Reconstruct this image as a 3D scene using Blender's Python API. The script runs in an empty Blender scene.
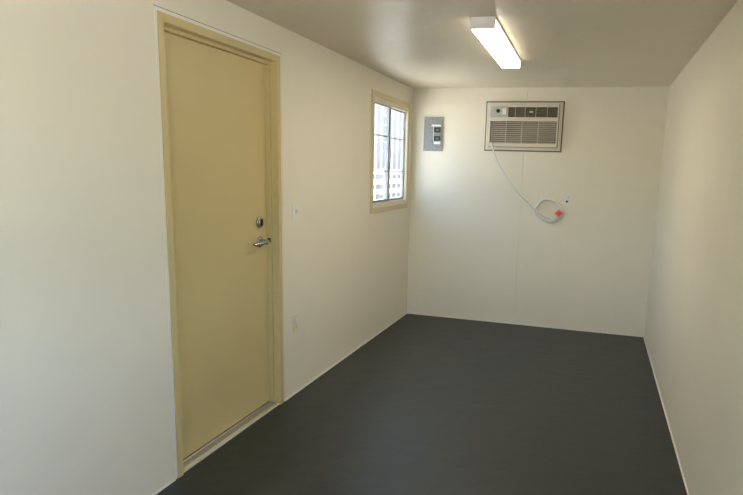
import bpy, bmesh, math, random
from mathutils import Vector, Matrix

S = bpy.context.scene
COL = S.collection
random.seed(7)
W, L, H, Y0 = 2.38, 5.879, 2.302, -0.55      # room: width, far wall, ceiling height, near wall

# ---------------------------------------------------------------- camera
cd = bpy.data.cameras.new('camera'); cam = bpy.data.objects.new('camera', cd); COL.objects.link(cam)
f, ux, uy = 594.14, 420.88, 277.73
yaw, pit, rol = 0.2805, -0.1791, 0.0315
cy, sy, cp, sp = math.cos(yaw), math.sin(yaw), math.cos(pit), math.sin(pit)
F = Vector((-sy*cp, cy*cp, sp)); R0 = Vector((cy, sy, 0)); U0 = R0.cross(F)
R = math.cos(rol)*R0 + math.sin(rol)*U0; U = -math.sin(rol)*R0 + math.cos(rol)*U0
M4 = Matrix((R, U, -F)).transposed().to_4x4(); M4.translation = Vector((1.8374, 0, 1.5046))
cam.matrix_world = M4
cd.sensor_fit = 'HORIZONTAL'; cd.sensor_width = 36.0; cd.lens = 36.0*f/743.0
cd.shift_x = (371.5-ux)/743.0; cd.shift_y = (uy-247.5)/743.0
cd.clip_start = 0.02
S.camera = cam

# ---------------------------------------------------------------- sky, sun, exposure
SKY, SUN, LAMP = 1.85, 24.0, 31.0
w = bpy.data.worlds.new('sky'); S.world = w; w.use_nodes = True
nt = w.node_tree; nt.nodes.clear()
sk = nt.nodes.new('ShaderNodeTexSky'); sk.sky_type = 'NISHITA'; sk.sun_disc = False
sk.sun_elevation = math.radians(64); sk.sun_rotation = math.radians(35); sk.air_density = 1.0; sk.dust_density = 3.0
bg = nt.nodes.new('ShaderNodeBackground'); bg.inputs['Strength'].default_value = SKY
ow = nt.nodes.new('ShaderNodeOutputWorld')
nt.links.new(sk.outputs[0], bg.inputs[0]); nt.links.new(bg.outputs[0], ow.inputs[0])
sl = bpy.data.lights.new('sun', 'SUN'); sl.energy = SUN; sl.angle = math.radians(0.6); sl.color = (1, .96, .9)
so = bpy.data.objects.new('sun', sl); COL.objects.link(so)
so.rotation_euler = Vector((0.25, 0.36, 0.90)).to_track_quat('Z', 'Y').to_euler(); so.location = (6, 3, 9)
vs = S.view_settings
vs.view_transform = 'Standard'; vs.look = 'None'; vs.gamma = 1; vs.exposure = 0.0; vs.use_curve_mapping = False
S.cycles.max_bounces = 14; S.cycles.diffuse_bounces = 8; S.cycles.transparent_max_bounces = 16
S.cycles.sample_clamp_indirect = 6.0

# ---------------------------------------------------------------- materials
def mat(name, col, rough=.6, metal=0, var=.03, scale=6, bump=0, bscale=20, emit=None, estr=0, spec=.5, speckle=0):
    m = bpy.data.materials.new(name); m.use_nodes = True
    t = m.node_tree; b = t.nodes['Principled BSDF']
    b.inputs['Roughness'].default_value = rough; b.inputs['Metallic'].default_value = metal
    b.inputs['Specular IOR Level'].default_value = spec
    tc = t.nodes.new('ShaderNodeTexCoord')
    n = t.nodes.new('ShaderNodeTexNoise'); n.inputs['Scale'].default_value = scale; n.inputs['Detail'].default_value = 4
    t.links.new(tc.outputs['Object'], n.inputs['Vector'])
    r = t.nodes.new('ShaderNodeMapRange'); r.inputs[1].default_value = .3; r.inputs[2].default_value = .7
    r.inputs[3].default_value = 1-var; r.inputs[4].default_value = 1+var
    t.links.new(n.outputs['Fac'], r.inputs[0])
    mx = t.nodes.new('ShaderNodeVectorMath'); mx.operation = 'SCALE'; mx.inputs[0].default_value = col
    t.links.new(r.outputs[0], mx.inputs['Scale'])
    t.links.new(mx.outputs[0], b.inputs['Base Color'])
    if bump:
        n2 = t.nodes.new('ShaderNodeTexNoise'); n2.inputs['Scale'].default_value = bscale; n2.inputs['Detail'].default_value = 3
        t.links.new(tc.outputs['Object'], n2.inputs['Vector'])
        bp = t.nodes.new('ShaderNodeBump'); bp.inputs['Strength'].default_value = 1; bp.inputs['Distance'].default_value = bump
        t.links.new(n2.outputs['Fac'], bp.inputs['Height']); t.links.new(bp.outputs[0], b.inputs['Normal'])
    if emit:
        b.inputs['Emission Color'].default_value = (*emit, 1); b.inputs['Emission Strength'].default_value = estr
    return m

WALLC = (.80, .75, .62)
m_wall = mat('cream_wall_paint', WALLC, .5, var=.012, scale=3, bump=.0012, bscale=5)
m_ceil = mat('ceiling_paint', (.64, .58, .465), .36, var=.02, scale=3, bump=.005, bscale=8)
m_floor = mat('dark_sheet_floor', (.020, .0255, .0245), .43, var=.10, scale=5, bump=.004, bscale=7)
m_door = mat('tan_door_paint', (.60, .485, .235), .42, var=.012, scale=4)
m_white = mat('white_vinyl', (.80, .79, .74), .4, var=.01)
m_cream = mat('cream_vinyl', (.76, .70, .54), .45, var=.02)
m_case = mat('beige_casing_paint', (.66, .555, .33), .45, var=.03)
m_caulk = mat('white_caulk', (.82, .79, .70), .6)
m_alu = mat('dull_aluminium', (.55, .53, .47), .42, .85, var=.06, scale=30)
m_nick = mat('satin_nickel', (.50, .50, .49), .25, 1, var=.03)
m_dark = mat('black_plastic', (.02, .02, .02), .45)
m_gap = mat('dark_gap_and_shadow', (.16, .14, .085), .7)  # dark joints and backings, also the painted shadow line around the housing
m_crack = mat('caulk_crack_shade', (.34, .30, .22), .8)
m_acw = mat('ivory_plastic', (.68, .63, .52), .45, var=.01)
m_acs = mat('warm_grey_louver', (.60, .55, .47), .5, var=.02)
m_acd = mat('shadowy_coil', (.30, .265, .225), .7, var=.15, scale=60)
m_vent = mat('olive_grey_vent', (.30, .275, .195), .55)
m_ctl = mat('pale_blue_panel', (.47, .48, .44), .35, var=.10, scale=90)
m_steel = mat('speckled_grey_enamel', (.245, .25, .24), .5, .2, var=.3, scale=70)
m_label = mat('white_label', (.80, .80, .77), .6)
m_red = mat('red_plastic', (.80, .05, .03), .4, var=.05, scale=60)
m_pink = mat('pale_red_plastic', (.85, .45, .38), .4)
m_cord = mat('white_cord', (.78, .77, .74), .4)
m_lampw = mat('white_enamel', (.72, .70, .64), .4)
m_sash = mat('grey_aluminium_sash', (.26, .275, .265), .45, var=.03)
m_diff = mat('lit_acrylic', (.85, .83, .78), .4, emit=(1.0, .89, .71), estr=LAMP)
m_diffs = mat('lit_acrylic_side', (.85, .83, .78), .4, emit=(1.0, .89, .71), estr=LAMP*.15)
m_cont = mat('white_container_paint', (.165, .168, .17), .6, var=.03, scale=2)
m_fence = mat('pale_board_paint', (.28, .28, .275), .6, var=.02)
m_ground = mat('pale_gravel', (.66, .63, .57), .95, var=.2, scale=12, bump=.01, bscale=60)
m_out = mat('exterior_siding', (.60, .58, .52), .6)
m_glass = bpy.data.materials.new('window_glass'); m_glass.use_nodes = True
_t = m_glass.node_tree; _t.nodes.clear()
_o = _t.nodes.new('ShaderNodeOutputMaterial'); _m = _t.nodes.new('ShaderNodeMixShader')
_a = _t.nodes.new('ShaderNodeBsdfTransparent'); _a.inputs[0].default_value = (.93, .95, .95, 1)
_g = _t.nodes.new('ShaderNodeBsdfGlossy'); _g.inputs['Roughness'].default_value = .03
_f = _t.nodes.new('ShaderNodeFresnel'); _f.inputs[0].default_value = 1.45
_k = _t.nodes.new('ShaderNodeNewGeometry'); _n = _t.nodes.new('ShaderNodeMath'); _n.operation = 'SUBTRACT'; _n.use_clamp = True
_t.links.new(_f.outputs[0], _n.inputs[0]); _t.links.new(_k.outputs['Backfacing'], _n.inputs[1])   # reflect once, on the outer face
_t.links.new(_n.outputs[0], _m.inputs[0]); _t.links.new(_a.outputs[0], _m.inputs[1]); _t.links.new(_g.outputs[0], _m.inputs[2])
_t.links.new(_m.outputs[0], _o.inputs[0])

# ---------------------------------------------------------------- mesh helpers
class MB:
    def __init__(s): s.bm = bmesh.new()
    def box(s, x0, x1, y0, y1, z0, z1, bev=0):
        v = [s.bm.verts.new(p) for p in ((x0,y0,z0),(x1,y0,z0),(x1,y1,z0),(x0,y1,z0),(x0,y0,z1),(x1,y0,z1),(x1,y1,z1),(x0,y1,z1))]
        fs = [s.bm.faces.new([v[i] for i in q]) for q in ((0,3,2,1),(4,5,6,7),(0,1,5,4),(1,2,6,5),(2,3,7,6),(3,0,4,7))]
        if bev:
            es = list({e for fc in fs for e in fc.edges})
            bmesh.ops.bevel(s.bm, geom=es, offset=bev, segments=2, profile=.7, affect='EDGES')
        return s
    def prism(s, pts, axis, a, b):
        """closed outline extruded along an axis; pts are the two other coordinates in x,y,z order"""
        def P(p, c):
            return {0: (c, p[0], p[1]), 1: (p[0], c, p[1]), 2: (p[0], p[1], c)}[axis]
        A = [s.bm.verts.new(P(p, a)) for p in pts]; B = [s.bm.verts.new(P(p, b)) for p in pts]
        n = len(pts); s.bm.faces.new(A); s.bm.faces.new(B[::-1])
        for i in range(n): s.bm.faces.new((A[i], B[i], B[(i+1) % n], A[(i+1) % n]))
        bmesh.ops.recalc_face_normals(s.bm, faces=s.bm.faces)
        return s
    def cyl(s, c, d, r, h, seg=28, r2=None, bev=0):
        d = Vector(d).normalized(); q = d.to_track_quat('Z', 'Y').to_matrix().to_4x4()
        m = Matrix.Translation(Vector(c) + d*h/2) @ q
        g = bmesh.ops.create_cone(s.bm, cap_ends=True, segments=seg, radius1=r, radius2=r if r2 is None else r2, depth=h, matrix=m)
        if bev:
            es = [e for e in {e for v in g['verts'] for e in v.link_edges} if any(len(fc.verts) > 4 for fc in e.link_faces)]
            bmesh.ops.bevel(s.bm, geom=es, offset=bev, segments=3, profile=.5, affect='EDGES')
        return s
    def tube(s, pts, rad, seg=10):
        pts = [Vector(p) for p in pts]; rings = []; n0 = None
        for i, p in enumerate(pts):
            t = (pts[min(i+1, len(pts)-1)] - pts[max(i-1, 0)]).normalized()
            if n0 is None: n0 = t.orthogonal().normalized()
            n0 = (n0 - t*n0.dot(t)).normalized(); b = t.cross(n0)
            r = rad[i] if isinstance(rad, (list, tuple)) else rad
            rings.append([s.bm.verts.new(p + r*(math.cos(2*math.pi*k/seg)*n0 + math.sin(2*math.pi*k/seg)*b)) for k in range(seg)])
        for a, b in zip(rings, rings[1:]):
            for k in range(seg): s.bm.faces.new((a[k], a[(k+1) % seg], b[(k+1) % seg], b[k]))
        s.bm.faces.new(rings[0][::-1]); s.bm.faces.new(rings[-1])
        return s
    def build(s, name, m, parent=None, smooth=False):
        me = bpy.data.meshes.new(name); bmesh.ops.recalc_face_normals(s.bm, faces=s.bm.faces)
        s.bm.to_mesh(me); s.bm.free(); me.materials.append(m)
        o = bpy.data.objects.new(name, me); COL.objects.link(o)
        if smooth:
            me.polygons.foreach_set('use_smooth', [True]*len(me.polygons))
            try: me.set_sharp_from_angle(angle=math.radians(35))
            except Exception: pass
        if parent:
            bpy.context.view_layer.update()
            o.parent = parent
            o.matrix_parent_inverse = Matrix.Translation(-parent_loc(parent))
        return o
def parent_loc(p):
    v = Vector(p.location)
    return v if p.parent is None else Vector(p.matrix_world.translation)
def empty(name, loc):
    o = bpy.data.objects.new(name, None); o.location = loc; o.empty_display_size = .05; COL.objects.link(o); return o
def tag(o, label, cat, kind=None, group=None):
    o['label'] = label; o['category'] = cat
    if kind: o['kind'] = kind
    if group: o['group'] = group
    return o
def smoothpath(pts, n=8):
    P = [Vector(p) for p in pts]; out = []
    for i in range(len(P)-1):
        a, b, c, d = P[max(i-1, 0)], P[i], P[i+1], P[min(i+2, len(P)-1)]
        for k in range(n):
            t = k/n
            out.append(.5*((2*b) + (c-a)*t + (2*a-5*b+4*c-d)*t*t + (3*b-a-3*c+d)*t**3))
    out.append(P[-1]); return out

# ---------------------------------------------------------------- room shell
def wall_boxes(mb, fixed, u0, u1, z0, z1, holes, axis):
    """wall slab with rectangular openings. axis 'x': slab spans fixed in x and runs along y, and the reverse for 'y'"""
    us = sorted({u0, u1, *[h[0] for h in holes], *[h[1] for h in holes]})
    zs = sorted({z0, z1, *[h[2] for h in holes], *[h[3] for h in holes]})
    for a, b in zip(us, us[1:]):
        for c, d in zip(zs, zs[1:]):
            if any(h[0] <= a and b <= h[1] and h[2] <= c and d <= h[3] for h in holes): continue
            if axis == 'x': mb.box(fixed[0], fixed[1], a, b, c, d)
            else: mb.box(a, b, fixed[0], fixed[1], c, d)
T = .11
d0, d1, dt = 2.232, 3.250, 2.131          # outer edges of the door frame
w0, w1, wb, wt = 4.742, 5.774, 1.124, 2.145  # outer edges of the window casing
fl = MB().box(-T, W+T, Y0-T, L+T, -.12, 0).build('floor', m_floor); tag(fl, 'dark grey green sheet floor with faint ripples', 'floor', 'structure')
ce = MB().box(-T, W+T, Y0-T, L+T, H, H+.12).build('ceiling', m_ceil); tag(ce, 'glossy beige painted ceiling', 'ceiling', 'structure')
mb = MB(); wall_boxes(mb, (-.05, 0), Y0-T, L+T, 0, H, [(d0+.03, d1-.03, 0, dt-.03), (w0+.03, w1-.03, wb+.03, wt-.03)], 'x')
bmesh.ops.remove_doubles(mb.bm, verts=mb.bm.verts, dist=1e-5)
wl = mb.build('wall_left', m_wall); tag(wl, 'cream painted wall with the tan door and the window', 'wall', 'structure')
mb = MB(); mb.box(0, 1.134, L, L+T, 0, H); mb.box(1.1355, W, L, L+T, 0, H); mb.box(1.1, 1.2, L+.008, L+T-.001, 0, H)
wk = mb.build('wall_back', m_wall); tag(wk, 'cream panelled end wall behind the air conditioner', 'wall', 'structure')
RW = (.45, 1.50, .95, 2.02)
mb = MB(); wall_boxes(mb, (W, W+T), Y0-T, L+T, 0, H, [RW], 'x'); wr = mb.build('wall_right', m_wall); tag(wr, 'plain cream side wall opposite the door', 'wall', 'structure')
FW = (.22, 2.16, .98, 2.14)
mb = MB(); wall_boxes(mb, (Y0-T, Y0), 0, W, 0, H, [FW], 'y')
wf = mb.build('wall_front', m_wall); tag(wf, 'cream end wall behind the viewer', 'wall', 'structure')
# thin cove strips along the floor
def cove(name, boxes, lab):
    mb = MB()
    for b in boxes: mb.box(*b, bev=.002)
    tag(mb.build(name, m_caulk), lab, 'trim', 'structure')
cove('baseboard_left', [(0, .007, Y0, d0-.02, 0, .010), (0, .007, d1+.02, L, 0, .010)], 'thin pale strip where left wall meets floor')
cove('baseboard_back', [(.007, W-.007, L-.007, L, 0, .010)], 'thin pale strip where end wall meets floor')
cove('baseboard_right', [(W-.007, W, Y0, L, 0, .010)], 'thin pale strip where right wall meets floor')

# ---------------------------------------------------------------- window in the left wall
wn = tag(empty('window_1', (0, (w0+w1)/2, wb)), 'sliding window with beige casing and thin grid bars near the corner', 'window', 'structure')
def frame4(x0, x1, y0, y1, z0, z1, t, bev=0, tb=None, tt=None):
    tb = t if tb is None else tb; tt = t if tt is None else tt
    mb = MB()
    mb.box(x0, x1, y0, y0+t, z0, z1, bev); mb.box(x0, x1, y1-t, y1, z0, z1, bev)
    mb.box(x0, x1, y0+t, y1-t, z0, z0+tb, bev); mb.box(x0, x1, y0+t, y1-t, z1-tt, z1, bev)
    return mb
frame4(.0003, .010, w0, w1, wb, wt, .046, .002).build('casing', m_case, wn)
iy0, iy1, iz0, iz1 = w0+.044, w1-.044, wb+.044, wt-.044
frame4(-.052, .004, iy0, iy1, iz0, iz1, .012, .002, .045, .045).build('window_frame', m_cream, wn)
gy0, gy1, gz0, gz1 = iy0+.012, iy1-.012, iz0+.045, iz1-.045
ym = 5.215
def sash(xa, xb, ya, yb, lab):
    tl, tr = (.018, .050) if ya < ym-.1 else (.050, .018)       # the two meeting stiles are the wide ones
    zz0, zz1 = gz0+.001, gz1-.001
    mb = MB().box(xa, xb, ya, ya+tl, zz0, zz1, .002).box(xa, xb, yb-tr, yb, zz0, zz1, .002)
    mb.box(xa, xb, ya+tl, yb-tr, zz0, zz0+.020, .002).box(xa, xb, ya+tl, yb-tr, zz1-.014, zz1, .002)
    s_ = mb.build('sash', m_sash, wn); s_['label'] = lab
    MB().box((xa+xb)/2-.002, (xa+xb)/2+.002, ya+tl-.002, yb-tr+.002, gz0+.018, gz1-.013).build('pane', m_glass, s_)
    mm = MB()
    for z in (1.790, 1.486): mm.box((xa+xb)/2-.008, (xa+xb)/2-.003, ya+tl-.001, yb-tr+.001, z-.005, z+.005)
    mm.build('grid_bars', m_sash, s_)
    return s_
s1 = sash(-.018, .002, gy0+.0005, ym+.015, 'sliding sash nearer the door')
s2 = sash(-.040, -.020, ym-.015, gy1-.0005, 'fixed sash nearer the corner')
MB().box(.002, .016, ym-.004, ym+.010, 1.60, 1.69, .003).box(.002, .006, ym-.007, ym+.013, 1.575, 1.715, .002).build('latch', m_white, s1)

# wide unseen window behind the viewer, assumed and added for its cool daylight
w2 = tag(empty('window_2_added', (1.19, Y0, FW[2])), 'assumed wide window in the end wall behind the viewer, added for its daylight', 'window', 'structure')
a, b, c, d = FW
mb = MB(); y0, y1 = Y0-.09, Y0+.004
mb.box(a+.001, a+.04, y0, y1, c, d); mb.box(b-.04, b-.001, y0, y1, c, d); mb.box(a+.04, b-.04, y0, y1, c+.001, c+.04); mb.box(a+.04, b-.04, y0, y1, d-.04, d-.001)
mb.box((a+b)/2-.02, (a+b)/2+.02, y0+.01, y1-.01, c+.04, d-.04)
mb.build('window_frame', m_cream, w2)
MB().box(a+.04, b-.04, Y0-.05, Y0-.046, c+.04, d-.04).build('pane', m_glass, w2)

# unseen side window beside the viewer, added to brighten the near left wall
w3 = tag(empty('window_3_added', (W, (RW[0]+RW[1])/2, RW[2])), 'added side window in the right wall beside the viewer, lights the left wall', 'window', 'structure')
frame4(W-.004, W+.09, RW[0]+.001, RW[1]-.001, RW[2]+.001, RW[3]-.001, .04, .002).build('window_frame', m_cream, w3)
MB().box(W+.045, W+.049, RW[0]+.04, RW[1]-.04, RW[2]+.04, RW[3]-.04).build('pane', m_glass, w3)

# ---------------------------------------------------------------- door
dr = tag(empty('door_1', (0, (d0+d1)/2, 0)), 'tan painted door with lever handle in the left wall', 'door', 'structure')
FC = .037
fr = MB()
fr.box(-T+.005, .007, d0, d0+FC, 0, dt, .002); fr.box(-T+.005, .007, d1-FC, d1, 0, dt, .002)
fr.box(-T+.005, .007, d0+FC-.001, d1-FC+.001, dt-FC, dt, .002)
frm = fr.build('door_frame', m_door, dr)
st = MB(); SX = .017
st.box(-.092, -.038, d0+FC-.001, d0+FC+SX, .0175, dt-FC); st.box(-.092, -.038, d1-FC-SX, d1-FC+.001, .0175, dt-FC)
st.box(-.0919, -.0381, d0+FC+SX-.001, d1-FC-SX+.001, dt-FC-SX, dt-FC+.001)
st.build('door_stop', m_door, frm)
cb = MB()
cb.box(.0003, .0025, d0-.016, d0-.001, 0.012, dt+.016, .0015); cb.box(.0003, .0025, d1+.001, d1+.016, .012, dt+.016, .0015); cb.box(.0003, .0025, d0-.002, d1+.002, dt+.001, dt+.016, .0015)
cb.build('caulk_edge', m_caulk, dr)
cg = MB()
cg.box(.0003, .0015, d1+.016, d1+.0195, .012, dt+.0195); cg.box(.0003, .0015, d0-.0195, d1+.016, dt+.016, dt+.0195)
cg.build('caulk_crack', m_crack, dr)
LX = -.066   # face of the leaf
lf = MB().box(LX-.044, LX, d0+FC+.003, d1-FC-.003, .019, dt-FC-.004, .0015).build('door_leaf', m_door, dr)
# the leaf sits against the stop: widen the reveal so that the stop shows as a step
th = MB().prism([(-.108, 0), (-.008, 0), (-.010, .006), (-.022, .012), (-.060, .013), (-.064, .017), (-.100, .017), (-.108, .012)], 1, d0+FC+.001, d1-FC-.001).build('threshold', m_alu, dr)
th['label'] = 'dull metal sill plate'
MB().box(-.0078, -.002, d0+FC+.001, d1-FC-.001, .0003, .010, .002).build('sill_nosing', m_cream, dr)
MB().box(LX, LX+.003, d0+FC+.02, d1-FC-.02, .0180, .026).build('door_sweep', m_gap, lf)
# dead bolt
yb_, zb_ = 3.108, 1.172
db = MB().cyl((LX, yb_, zb_), (1, 0, 0), .034, .012, 36, bev=.003).cyl((LX+.012, yb_, zb_), (1, 0, 0), .024, .006, 32, bev=.002).build('deadbolt', m_nick, lf, True)
db['label'] = 'round nickel dead bolt with a thumb turn'
MB().box(LX+.017, LX+.026, yb_-.007, yb_+.007, zb_-.020, zb_+.020, .003).build('thumb_turn', m_dark, lf)
# lever
zl_ = 1.056; yl_ = 3.112
MB().cyl((LX, yl_, zl_), (1, 0, 0), .033, .010, 36, bev=.003).cyl((LX+.01, yl_, zl_), (1, 0, 0), .016, .042, 24, bev=.002).build('lever_rose', m_nick, lf, True)
pth = smoothpath([(LX+.047, yl_+.012, zl_), (LX+.051, yl_-.01, zl_+.001), (LX+.052, yl_-.06, zl_-.001), (LX+.050, yl_-.105, zl_-.002), (LX+.044, yl_-.132, zl_-.003)], 6)
MB().tube(pth, [.0125-.004*i/(len(pth)-1) for i in range(len(pth))], 12).build('lever_handle', m_nick, lf, True)
# dark strike opening on the stop
MB().box(-.062, -.040, d1-FC-SX-.0012, d1-FC-SX+.001, zl_-.012, zl_+.014, .0004).build('strike_plate', m_dark, frm)

# ---------------------------------------------------------------- wall fittings
def plate_left(name, y, z, lab, cat, kind_):
    o = tag(empty(name, (0, y, z)), lab, cat)
    MB().box(.0004, .006, y-.036, y+.036, z-.058, z+.058, .0025).build('cover_plate', m_white if kind_ == 'switch' else m_cream, o)
    return o
sw = plate_left('light_switch', 3.428, 1.219, 'white toggle light switch plate on the wall beside the tan door', 'light switch', 'switch')
MB().box(.006, .0075, 3.421, 3.435, 1.205, 1.233, .0005).build('switch_bezel', m_acs, sw)
MB().prism([(.007, 1.213), (.007, 1.226), (.020, 1.233), (.022, 1.227), (.014, 1.214)], 1, 3.4235, 3.4325).build('toggle', m_white, sw)
for z in (1.174, 1.264): MB().cyl((.006, 3.428, z), (1, 0, 0), .0035, .0012, 12).build('screw', m_alu, sw)

def outlet(name, lab, base, ax, ay, mplate, up, upm, group=None):
    """duplex receptacle; ax = direction along the wall, ay = out of the wall"""
    o = tag(empty(name, base), lab, 'electrical outlet')
    bx = Vector(base); ax = Vector(ax); ay = Vector(ay); up_ = Vector((0, 0, 1))
    def bb(a0, a1, h0, h1, u0, u1, bev, nm, m_, par):
        p, q = bx + ax*a0 + ay*h0 + up_*u0, bx + ax*a1 + ay*h1 + up_*u1
        return MB().box(min(p.x, q.x), max(p.x, q.x), min(p.y, q.y), max(p.y, q.y), min(p.z, q.z), max(p.z, q.z), bev).build(nm, m_, par)
    bb(-.036, .036, .0004, .006, -.058, .058, .0025, 'cover_plate', mplate, o)
    for s_, m_ in ((1, upm), (-1, mplate)):
        r = bb(-.017, .017, .006, .0085, s_*.0195-.0145, s_*.0195+.0145, .002, 'socket', m_, o)
        mb = MB()
        for a_ in (-.0065, .0065):
            p, q = bx + ax*(a_-.0014) + ay*.0082 + up_*(s_*.0195-.001), bx + ax*(a_+.0014) + ay*.0088 + up_*(s_*.0195+.008)
            mb.box(min(p.x, q.x), max(p.x, q.x), min(p.y, q.y), max(p.y, q.y), min(p.z, q.z), max(p.z, q.z))
        mb.cyl(bx + ay*.0082 + up_*(s_*.0195-.0075), ay, .0028, .0007, 12)
        mb.build('slots', m_dark, r)
    MB().cyl(bx + ay*.006, ay, .003, .001, 12).build('screw', m_alu, o)
    return o
o1 = outlet('wall_outlet', 'cream wall outlet low on the wall right of the door', (0, 3.418, .487), (0, 1, 0), (1, 0, 0), m_cream, 1, m_white)
MB().box(.0088, .017, 3.401, 3.435, .493, .523, .005).build('socket_cap', m_white, o1)
o2 = outlet('wall_outlet', 'white wall outlet on the end wall right of the coiled cord', (1.580, L, 1.277), (1, 0, 0), (0, -1, 0), m_white, 1, m_white)
MB().box(1.562, 1.580, L-.016, L-.0088, 1.243, 1.262, .003).build('test_block', m_dark, o2)

# ---------------------------------------------------------------- breaker panel
pn = tag(empty('breaker_panel', (.227, L, 1.697)), 'grey metal breaker panel with two black breakers beside the window', 'electrical panel')
px0, px1, pz0, pz1 = .133, .322, 1.697, 2.026
MB().box(px0+.006, px1-.006, L-.014, L-.0003, pz0+.006, pz1-.006).build('box', m_steel, pn)
cv = MB().box(px0, px1, L-.020, L-.0135, pz0, pz1, .003).build('cover', m_steel, pn)
for x in (px0+.014, px1-.014):
    for z in (pz0+.016, pz1-.016): MB().cyl((x, L-.020, z), (0, -1, 0), .0045, .0025, 14).build('screw', m_alu, cv)
MB().box(.150, .212, L-.0225, L-.0198, 1.735, 1.955, .002).build('cover_rib', m_steel, cv)
for z0_, z1_ in ((1.876, 1.926), (1.795, 1.843)):
    br = MB().box(.238, .306, L-.030, L-.0198, z0_, z1_, .002).build('breaker', m_dark, pn)
    MB().box(.262, .290, L-.040, L-.0298, (z0_+z1_)/2-.008, (z0_+z1_)/2+.008, .002).build('breaker_toggle', m_gap, br)
MB().box(.206, .306, L-.0212, L-.0200, 1.935, 1.953).build('label_strip', m_label, pn)
MB().box(.240, .307, L-.0212, L-.0200, 1.764, 1.789).build('label_strip', m_label, pn)
MB().box(.2315, .2355, L-.0225, L-.0200, 1.792, 1.930).build('label_strip', m_label, pn)

# ---------------------------------------------------------------- air conditioner
ac = tag(empty('air_conditioner', (1.118, L, 1.710)), 'ivory through-wall air conditioner with louvered grille on the end wall', 'air conditioner')
ax0, ax1, az0, az1 = .749, 1.487, 1.710, 2.177
def framex(x0, x1, y0, y1, z0, z1, t, bev=0):
    mb = MB(); mb.box(x0, x0+t, y0, y1, z0, z1, bev); mb.box(x1-t, x1, y0, y1, z0, z1, bev)
    mb.box(x0+t, x1-t, y0, y1, z0, z0+t, bev); mb.box(x0+t, x1-t, y0, y1, z1-t, z1, bev); return mb
framex(ax0, ax1, L-.008, L-.0003, az0, az1, .014, .001).build('gasket', m_gap, ac)
framex(ax0+.012, ax1-.012, L-.022, L-.0003, az0+.012, az1-.012, .036, .003).build('trim_frame', m_acw, ac)
fx0, fx1, fz0, fz1 = .795, 1.443, 1.752, 2.141
FY = L-.060
# housing: front open to the grille and vent
hb = MB()
hb.box(fx0, fx1, L-.030, L-.001, fz0, fz1)
hb.box(fx0, fx0+.010, FY, L-.030, fz0, fz1, .002); hb.box(fx1-.012, fx1, FY, L-.030, fz0, fz1, .002)
hb.box(fx0+.010, fx1-.012, FY, L-.030, fz0, fz0+.032, .002); hb.box(fx0+.010, fx1-.012, FY, L-.030, fz1-.022, fz1, .002)
hb.box(fx0+.010, fx1-.012, FY, L-.030, 1.990, 2.026, .002)
hs = hb.build('housing', m_acw, ac)
MB().box(fx0+.010, fx1-.012, L-.034, L-.0302, fz0+.032, 1.990).build('coil_backing', m_acd, hs)
framex(fx0-.004, fx1+.005, L-.0235, L-.0215, fz0-.004, fz1+.004, .012).build('housing_shadow_line', m_gap, ac)  # dark ring that paints the shadow between housing and trim
# control panel
cpn = MB().box(.806, .966, FY-.002, L-.030, 2.028, 2.128, .003).build('control_panel', m_ctl, ac)
MB().cyl((.876, FY-.002, 2.082), (0, -1, 0), .017, .012, 24, bev=.002).build('knob', m_dark, cpn, True)
MB().cyl((.836, FY-.002, 2.064), (0, -1, 0), .010, .006, 18, bev=.001).build('button', m_acs, cpn, True)
MB().box(.915, .950, FY-.003, FY-.0018, 2.050, 2.105).build('label_strip', m_label, cpn)
# discharge vent
vt = MB(); vt.box(.967, fx1-.012, L-.036, L-.0302, 2.026, 2.119)
vb = vt.build('vent_backing', m_gap, ac)
vv = MB()
for z in (2.044, 2.063, 2.082, 2.101):
    vv.prism([(FY+.004, z-.005), (FY+.006, z-.002), (FY+.022, z+.004), (FY+.022, z+.001)], 0, .972, fx1-.014)
vv.build('vent_vanes', m_vent, ac)
for x in (.969, 1.039, 1.130, 1.231, 1.337): MB().box(x-.0025, x+.0025, FY+.001, FY+.020, 2.026, 2.119).build('vent_divider', m_acs, ac)
MB().box(1.170, 1.205, FY-.002, FY+.005, 2.066, 2.084, .002).build('badge', m_acw, ac)
# intake louvers
lv = MB()
N = 11
for i in range(N):
    z = fz0+.042 + i*(1.982-fz0-.042)/(N-1)
    lv.prism([(FY+.002, z-.0050), (FY+.001, z-.0015), (FY+.022, z+.006), (FY+.024, z+.003)], 0, fx0+.011, fx1-.013)
lv.build('louvers', m_acs, ac)
for x in (.960, 1.110, 1.262): MB().box(x-.003, x+.003, FY+.0005, FY+.016, fz0+.032, 1.990).build('grille_rib', m_acw, ac)

# power cord: drops from the lower left corner, sags to a hanging coil
yo = L-.045
path = [(.825, L-.066, 1.790), (.832, L-.070, 1.765), (.843, L-.066, 1.735), (.872, L-.060, 1.655), (.922, L-.056, 1.560), (.995, L-.052, 1.455), (1.075, L-.046, 1.360),
        (1.150, L-.040, 1.280), (1.225, L-.034, 1.210), (1.280, L-.026, 1.160)]
cx, cz = 1.415, 1.158
loops = []
for k in range(0, 40):
    t = math.radians(190 + k*27.7)
    wob = .006*math.sin(k*.9) - .011*((k//13) % 3 - 1); r = .126+wob
    loops.append((cx + (r)*math.cos(t), L-.014-.0068*(k % 13 > 6)-.004*math.sin(k*.37)-.008*(k/40), cz + (r*(.72+.09*(k//13)))*math.sin(t) - .006*math.cos(t)*3))
path2 = loops + [(1.470, L-.034, 1.075), (1.490, L-.036, 1.095)]
cord = MB().tube(smoothpath(path + path2, 5), .0075, 8).build('power_cord', m_cord, ac, True)
pl = MB().box(1.474, 1.536, L-.050, L-.024, 1.109, 1.171, .006)
bmesh.ops.rotate(pl.bm, verts=pl.bm.verts, cent=(1.505, L, 1.14), matrix=Matrix.Rotation(math.radians(42), 3, 'Y'))
plug = pl.build('plug', m_pink, cord)
tg = MB().box(1.484, 1.526, L-.054, L-.0495, 1.119, 1.161, .002)
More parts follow.
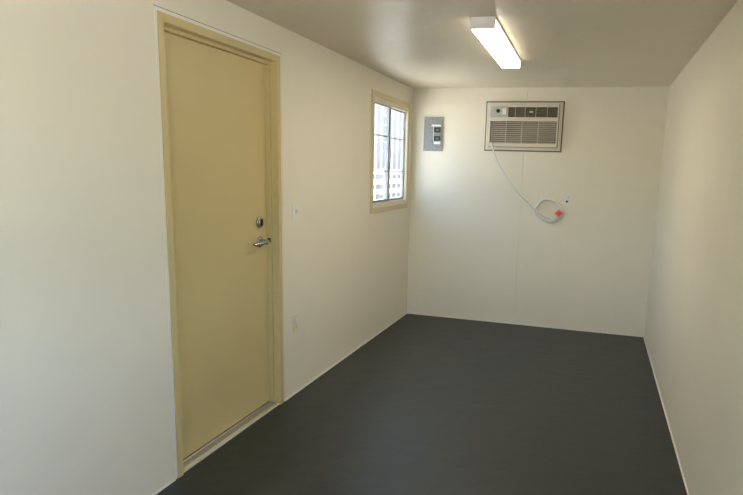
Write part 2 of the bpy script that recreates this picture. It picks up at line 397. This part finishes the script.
bmesh.ops.rotate(tg.bm, verts=tg.bm.verts, cent=(1.505, L, 1.14), matrix=Matrix.Rotation(math.radians(42), 3, 'Y'))
plug_face = tg.build('plug_face', m_red, cord); plug_face['label'] = 'bright red square plug guard'
MB().tube(smoothpath([(1.440, L-.036, 1.062), (1.462, L-.040, 1.072), (1.485, L-.038, 1.100)], 5), .010, 10).build('strain_relief', m_white, cord, True)

# ---------------------------------------------------------------- ceiling light
lx0, lx1, ly0, ly1, lh = 1.121, 1.251, 3.240, 4.460, .060
ltg = tag(empty('ceiling_light', ((lx0+lx1)/2, (ly0+ly1)/2, H)), 'lit white wraparound fluorescent light on the beige ceiling', 'ceiling light')
ltg_turn = .0157
MB().box(lx0+.012, lx1-.012, ly0+.012, ly1-.012, H-.030, H-.0003).build('housing', m_lampw, ltg)
for ya, yb2 in ((ly0, ly0+.012), (ly1-.012, ly1)):
    MB().box(lx0, lx1, ya, yb2, H-lh, H-.0003, .002).build('end_cap', m_lampw, ltg)
b0 = H-lh+.002; xa, xb = lx0+.001, lx1-.001
prof = [(xa, H-.010), (xa, b0+.004), (xa+.0015, b0+.0012), (xa+.004, b0), (xb-.004, b0), (xb-.0015, b0+.0012), (xb, b0+.004), (xb, H-.010),
        (xb-.003, H-.010), (xb-.003, b0+.006), (xb-.005, b0+.003), (xa+.005, b0+.003), (xa+.003, b0+.006), (xa+.003, H-.010)]
df = MB().prism(prof, 1, ly0+.012, ly1-.012).build('diffuser', m_diff, ltg)
df.data.materials.append(m_diffs)
for p_ in df.data.polygons: p_.material_index = 1 if abs(p_.normal.x) > .8 else 0   # the tubes sit above the bottom lens, the sides glow less
MB().box(xa-.004, xa, ly0+.012, ly1-.012, H-.014, H-.0005).build('side_rail', m_lampw, ltg)
MB().box(xb, xb+.004, ly0+.012, ly1-.012, H-.014, H-.0005).build('side_rail', m_lampw, ltg)

ltg.rotation_euler.z = ltg_turn     # hung slightly askew

# ---------------------------------------------------------------- outside the window
GZ = -.40
gr = MB().box(-40, 30, -30, 45, GZ-.2, GZ).build('ground', m_ground); tag(gr, 'pale gravel yard outside the window', 'ground', 'structure')
cw = MB(); per = .38; y = 9.3; pts = []; prev = None
CX = -3.0
while y < 24:
    for dy, dx in ((0, 0), (.13, 0), (.19, -.06), (.32, -.06)):
        pts.append((CX+dx, y+dy))
    y += per
pts = pts + [(CX-2.4, pts[-1][1]), (CX-2.4, 9.3)]
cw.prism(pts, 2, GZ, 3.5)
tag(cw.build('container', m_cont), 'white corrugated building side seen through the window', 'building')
fc = tag(empty('board_fence', (-2.3, 12, GZ)), 'white board fence seen through the lower window panes', 'fence')
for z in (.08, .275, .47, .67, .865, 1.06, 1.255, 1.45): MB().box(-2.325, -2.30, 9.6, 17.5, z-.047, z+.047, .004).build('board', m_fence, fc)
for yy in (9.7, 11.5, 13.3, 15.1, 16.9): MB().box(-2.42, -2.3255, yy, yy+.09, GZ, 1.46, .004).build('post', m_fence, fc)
